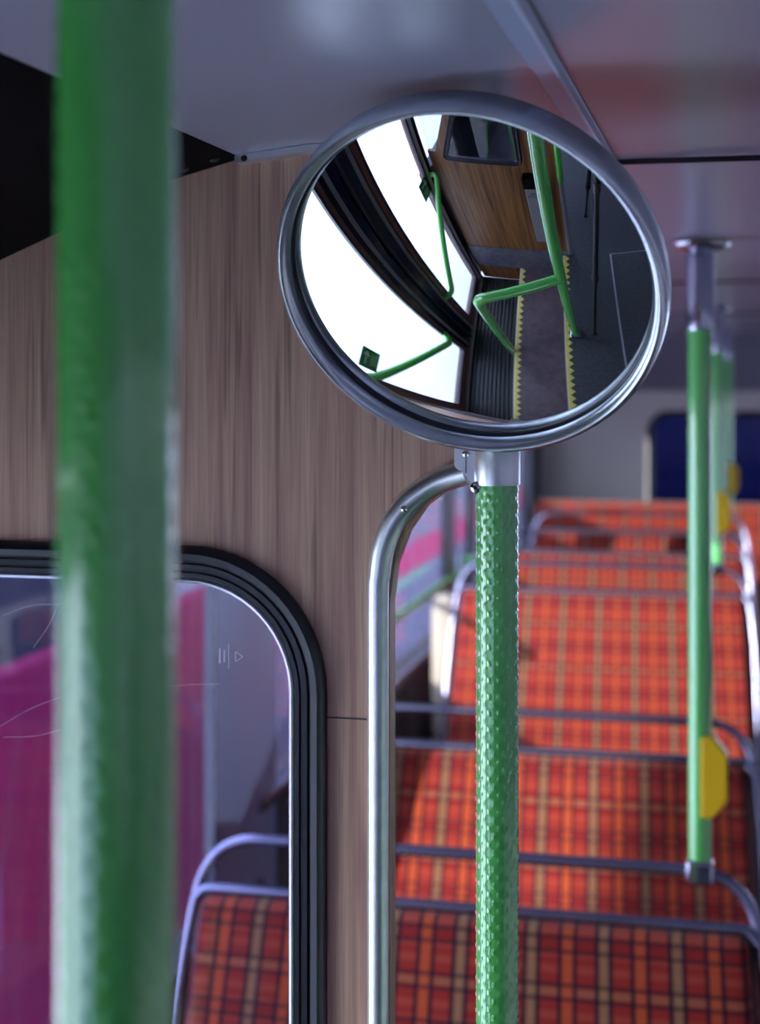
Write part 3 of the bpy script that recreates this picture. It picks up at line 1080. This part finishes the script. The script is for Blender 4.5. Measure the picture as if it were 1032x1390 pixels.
# ================================================================== AISLE POLES
def aisle_pole(x, y, zb, bell_z, label, first=None):
    t = empty('grab_pole', label, 'pole', (x, y, zb), 'green poles rising from the seat rails')
    obj('pole_tube', T([(x, y, zb + 0.012), (x, y, 1.745)], 0.0166, 32), M['knurl'], t, 'green dimpled tube', 50)
    mm = Matrix.Translation((x, y, 0))
    obj('top_sleeve', lathe([(0.0166, 1.742), (0.0190, 1.742), (0.0198, 1.746), (0.0198, 1.850), (0.0185, 1.852), (0.0185, 1.860), (0.0, 1.860)], mm, 32), M['chrome'], t, 'chrome upper sleeve', 40)
    obj('ceiling_flange', lathe([(0.0185, 1.853), (0.030, 1.8545), (0.040, 1.8585), (0.042, 1.8635), (0.0, 1.866)], mm, 36), M['chrome'], t, 'chrome ceiling flange', 50)
    sk = obj('rail_clamp', B((x - 0.019, y - 0.020, zb - 0.016), (x + 0.019, y + 0.020, zb + 0.018), 0.006, 3), M['chrome'], t, 'chrome clamp on the seat rail', 50)
    # bell push: yellow box with chamfered right corners
    z0, z1 = bell_z
    c = 0.024
    poly = [(x + 0.001, z0), (x + 0.018, z0), (x + 0.039, z0 + c), (x + 0.039, z1 - c), (x + 0.018, z1), (x + 0.001, z1)]
    bp_ = prism(poly, 'y', y - 0.024, y + 0.012)
    bmesh.ops.bevel(bp_, geom=list(bp_.edges), offset=0.003, segments=3, affect='EDGES')
    b = obj('bell_push', bp_, M['yellow'], t, 'yellow bell push', 40)
    obj('button', lathe([(0, 0.004), (0.006, 0.0035), (0.007, 0)], zaxis((x + 0.039, y - 0.006, (z0 + z1) / 2), (1, 0, 0)), 20), M['gloss_black'], b, 'dark button')
    return t


PY = [(-0.053, 2.20 + 0.020, 0.982), (-0.060, 4.42 + 0.020, 0.982 + 0.152), (-0.040, 6.12 + 0.020, 0.982 + 0.150)]
aisle_pole(*PY[0], (1.062, 1.175), 'green pole with a yellow bell push standing on the rail of the nearest tartan seat')
aisle_pole(*PY[1], (1.232, 1.352), 'middle one of the three green aisle poles, blurred, on the third tartan seat')
aisle_pole(*PY[2], (1.212, 1.338), 'farthest of the three green aisle poles, before the rear window')

# ================================================================== THINGS SEEN ONLY IN THE MIRROR
# used ticket box on the front partition
tb = empty('ticket_box', 'grey used tickets box on the front partition, seen in the mirror', 'box', (-0.33, YB, 0.23))
obj('box_body', B((-0.392, YB + 0.001, 0.23), (-0.300, YB + 0.045, 0.715), 0.004), M['grey_box'], tb)
obj('slot_mouth', B((-0.397, YB + 0.001, 0.715), (-0.295, YB + 0.050, 0.79), 0.004), M['black'], tb, 'black mouth')
mm = Matrix.Translation((-0.346, YB + 0.0455, 0.665)) @ Matrix.Rotation(PI, 4, 'Z') @ Matrix.Rotation(PI / 2, 4, 'X')
lt = text_mesh('USED\nTICKETS', 0.021, mm)
obj('lettering', lt, M['joint'], tb, 'dark lettering USED TICKETS')
# tube edging the front partition: grey below, green above
e2 = empty('edge_rail', 'grey and green upright tube edging the front partition, seen in the mirror', 'rail', (-0.215, YB - 0.01, 0))
obj('lower_tube', T([(-0.213, YB - 0.01, 0.0), (-0.213, YB - 0.01, 0.72)], 0.014, 16), M['grey_box'], e2, 'grey lower tube', 50)
obj('upper_tube', T([(-0.213, YB - 0.01, 0.72), (-0.213, YB - 0.01, 1.45), (-0.26, YB - 0.01, 1.60)], 0.017, 20, 0.06), M['green_rail'], e2, 'green upper tube', 50)
obj('foot_plate', B((-0.24, YB - 0.03, 0.0), (-0.19, YB + 0.014, 0.012), 0.003), M['chrome'], e2)
# green rails seen through the front partition window
g3 = empty('wall_rail', 'slim green rail ahead of the front partition, seen through its window in the mirror', 'rail', (-0.5, -1.0, 0))
obj('tube', T([(-0.60, -0.9, 0.0), (-0.60, -0.9, 0.95), (-0.40, -0.9, 1.3), (-0.40, -0.9, 1.84)], 0.014, 14, 0.05), M['green_rail'], g3, smooth=50)
# aluminium edged floor hatch
hx0, hx1, hy0, hy1 = 0.035, 0.62, -0.148, 1.15
ht = empty('floor_hatch', 'floor hatch with thin aluminium edging in the aisle, seen in the mirror', 'hatch', (0.3, 0.5, 0))
obj('panel', B((hx0 + 0.01, hy0 + 0.01, 0.0005), (hx1 - 0.01, hy1 - 0.01, 0.002)), M['floor'], ht)
obj('edging', loft_loop([(hx0, hy0), (hx1, hy0), (hx1, hy1), (hx0, hy1)], [(0, 0.0003), (0.001, 0.005), (0.009, 0.005), (0.010, 0.0003)], 'z', 0), M['alu'], ht, 'aluminium edging')
# tripod
ap = Vector((-0.02, -0.03, 1.46))
tp = empty('tripod', 'black camera tripod standing in the aisle, one leg seen in the mirror', 'tripod', (0, -0.03, 0))
for (fx, fy) in ((-0.100, 0.480), (0.43, -0.22), (-0.10, -0.52)):
    f_ = Vector((fx, fy, 0.0))
    d_ = (ap - f_)
    j1, j2 = f_ + d_ * 0.33, f_ + d_ * 0.66
    lg = obj('leg', tube(bmesh.new(), [f_ + d_ * 0.01, f_ + d_ * 0.99], 0.0085, 14), M['tripod'], tp, smooth=50)
    obj('upper_section', tube(bmesh.new(), [j1, f_ + d_ * 0.985], 0.0125, 14), M['tripod'], lg, smooth=50)
    for j in (j1, j2):
        obj('clamp', tube(bmesh.new(), [j - d_ * 0.012, j + d_ * 0.016], 0.0165, 14), M['dark_steel'], lg, smooth=50)
    obj('foot', lathe([(0.0, 0.0), (0.014, 0.001), (0.013, 0.012), (0.009, 0.022), (0, 0.023)], Matrix.Translation(f_), 16), M['rubber'], lg, 'rubber foot', 40)
obj('head', lathe([(0, -0.05), (0.022, -0.05), (0.032, -0.02), (0.034, 0.02), (0.02, 0.03), (0.018, 0.06), (0.04, 0.065), (0.04, 0.075), (0, 0.076)], Matrix.Translation(ap), 24), M['tripod'], tp, smooth=40)
# driver's cab partition and seat ahead on the off side
cp = empty('cab_partition', 'dark half-height partition around the driver cab, seen in the mirror', 'partition', (0.5, -0.9, 0))
obj('panel', B((0.38, -1.9, 0.0), (0.41, -0.35, 1.15), 0.006), M['navy'], cp)
obj('panel', B((0.41, -0.38, 0.0), (XO - 0.01, -0.35, 1.15), 0.006), M['navy'], cp)
obj('top_rail', T([(0.395, -1.9, 1.165), (0.395, -0.365, 1.165), (XO - 0.01, -0.365, 1.165)], 0.016, 12, 0.03), M['dark_steel'], cp, smooth=50)
# dashboard under the windscreen
ds = empty('dashboard', 'dark dashboard under the windscreen at the front end', 'dashboard', (0.2, -2.45, 0))
obj('console', prism([(-2.58, 0.0), (-2.58, 0.74), (-2.30, 0.70), (-2.25, 0.55), (-2.25, 0.0)], 'x', XW + 0.01, XO - 0.01), M['lining'], ds)

# ================================================================== OUTSIDE
GZ = -0.62
struct('floor', B((-60, -60, GZ - 0.1), (60, 80, GZ)), M['ground'], label='pale concrete yard')
# two buses parked alongside
def parked_bus(name, label, bx, y0, y1, bodym, belt, wh, top, cat):
    nb = empty(name, label, cat, (bx - 1.2, (y0 + y1) / 2, GZ))
    obj('lower_body', B((bx - 2.4, y0, GZ + 0.13), (bx, y1, belt), 0.03, 3), bodym, nb, smooth=40)
    obj('window_band', B((bx - 2.36, y0 + 0.04, belt), (bx - 0.03, y1 - 0.04, belt + wh)), M['bus_glass'], nb, 'dark side windows')
    n = max(2, round((y1 - y0) / 1.0))
    for k in range(n):
        yk = y0 + 0.02 + k * (y1 - y0 - 0.10) / (n - 1)
        obj('window_pillar', B((bx - 0.06, yk, belt), (bx - 0.002, yk + 0.07, belt + wh)), M['facade'], nb)
    obj('roof', B((bx - 2.4, y0, belt + wh), (bx, y1, top), 0.06, 4), bodym, nb, smooth=40)
    for yk in (y0 + 0.75, y1 - 0.7):
        wl = obj('wheel', lathe([(0, 0.0), (0.22, 0.0), (0.25, 0.03), (0.42, 0.03), (0.46, 0.0), (0.46, -0.22), (0, -0.22)], zaxis((bx - 0.06, yk, GZ + 0.46), (1, 0, 0)), 36), M['rubber'], nb, smooth=40)
    return nb


parked_bus('parked_van', 'crimson van parked alongside, seen through the partition window', -2.0, 3.75, 6.1, M['bus_red'], 0.854, 0.56, 1.60, 'van')
b2 = parked_bus('parked_bus', 'blue grey bus parked behind the crimson van, seen through the side windows', -2.05, 6.35, 17.0, M['coach_blue'], 0.80, 0.85, 3.4, 'bus')
obj('seat_reflection_band', B((-2.06, 6.45, 0.42), (-2.045, 16.95, 0.60)), M['bus_red'], b2, 'red band standing for the seats reflected in the side window')  # painted reflection: red of the seats in the window glass
# garage facade beyond
fb = empty('garage_building', 'blue grey garage building beyond the parked buses', 'building', (-8, 10, GZ))
obj('wall', B((-9.0, 3.0, GZ), (-8.0, 40, 5.5)), M['facade'], fb)
# added unseen wall, blocks the low sun from the doorway
pb = empty('sun_blocker_wall', 'added pale wall up the yard, blocks the low sun from the folding doors', 'wall', (-6.1, -10, GZ))
obj('wall', B((-6.2, -17.0, GZ), (-6.0, -4.08, 5.2)), M['blocker_pale'], pb)
obj('coping', B((-6.25, -17.05, 5.2), (-5.95, -4.05, 5.3), 0.02), M['facade'], pb)
# added dark blocks, cut daylight from the off side and the windscreen
ob = empty('daylight_blocker', 'added dark block outside the off side windows, cuts the daylight there', 'building', (3, 2, GZ))
obj('wall', B((2.6, -10, GZ), (3.6, 6.2, 6.0)), M['blocker_dark'], ob)
ab = empty('daylight_blocker', 'added dark block ahead of the windscreen, cuts the daylight there', 'building', (0, -9, GZ))
obj('wall', B((-1.5, -10, GZ), (2.5, -8, 6.0)), M['blocker_dark'], ab)
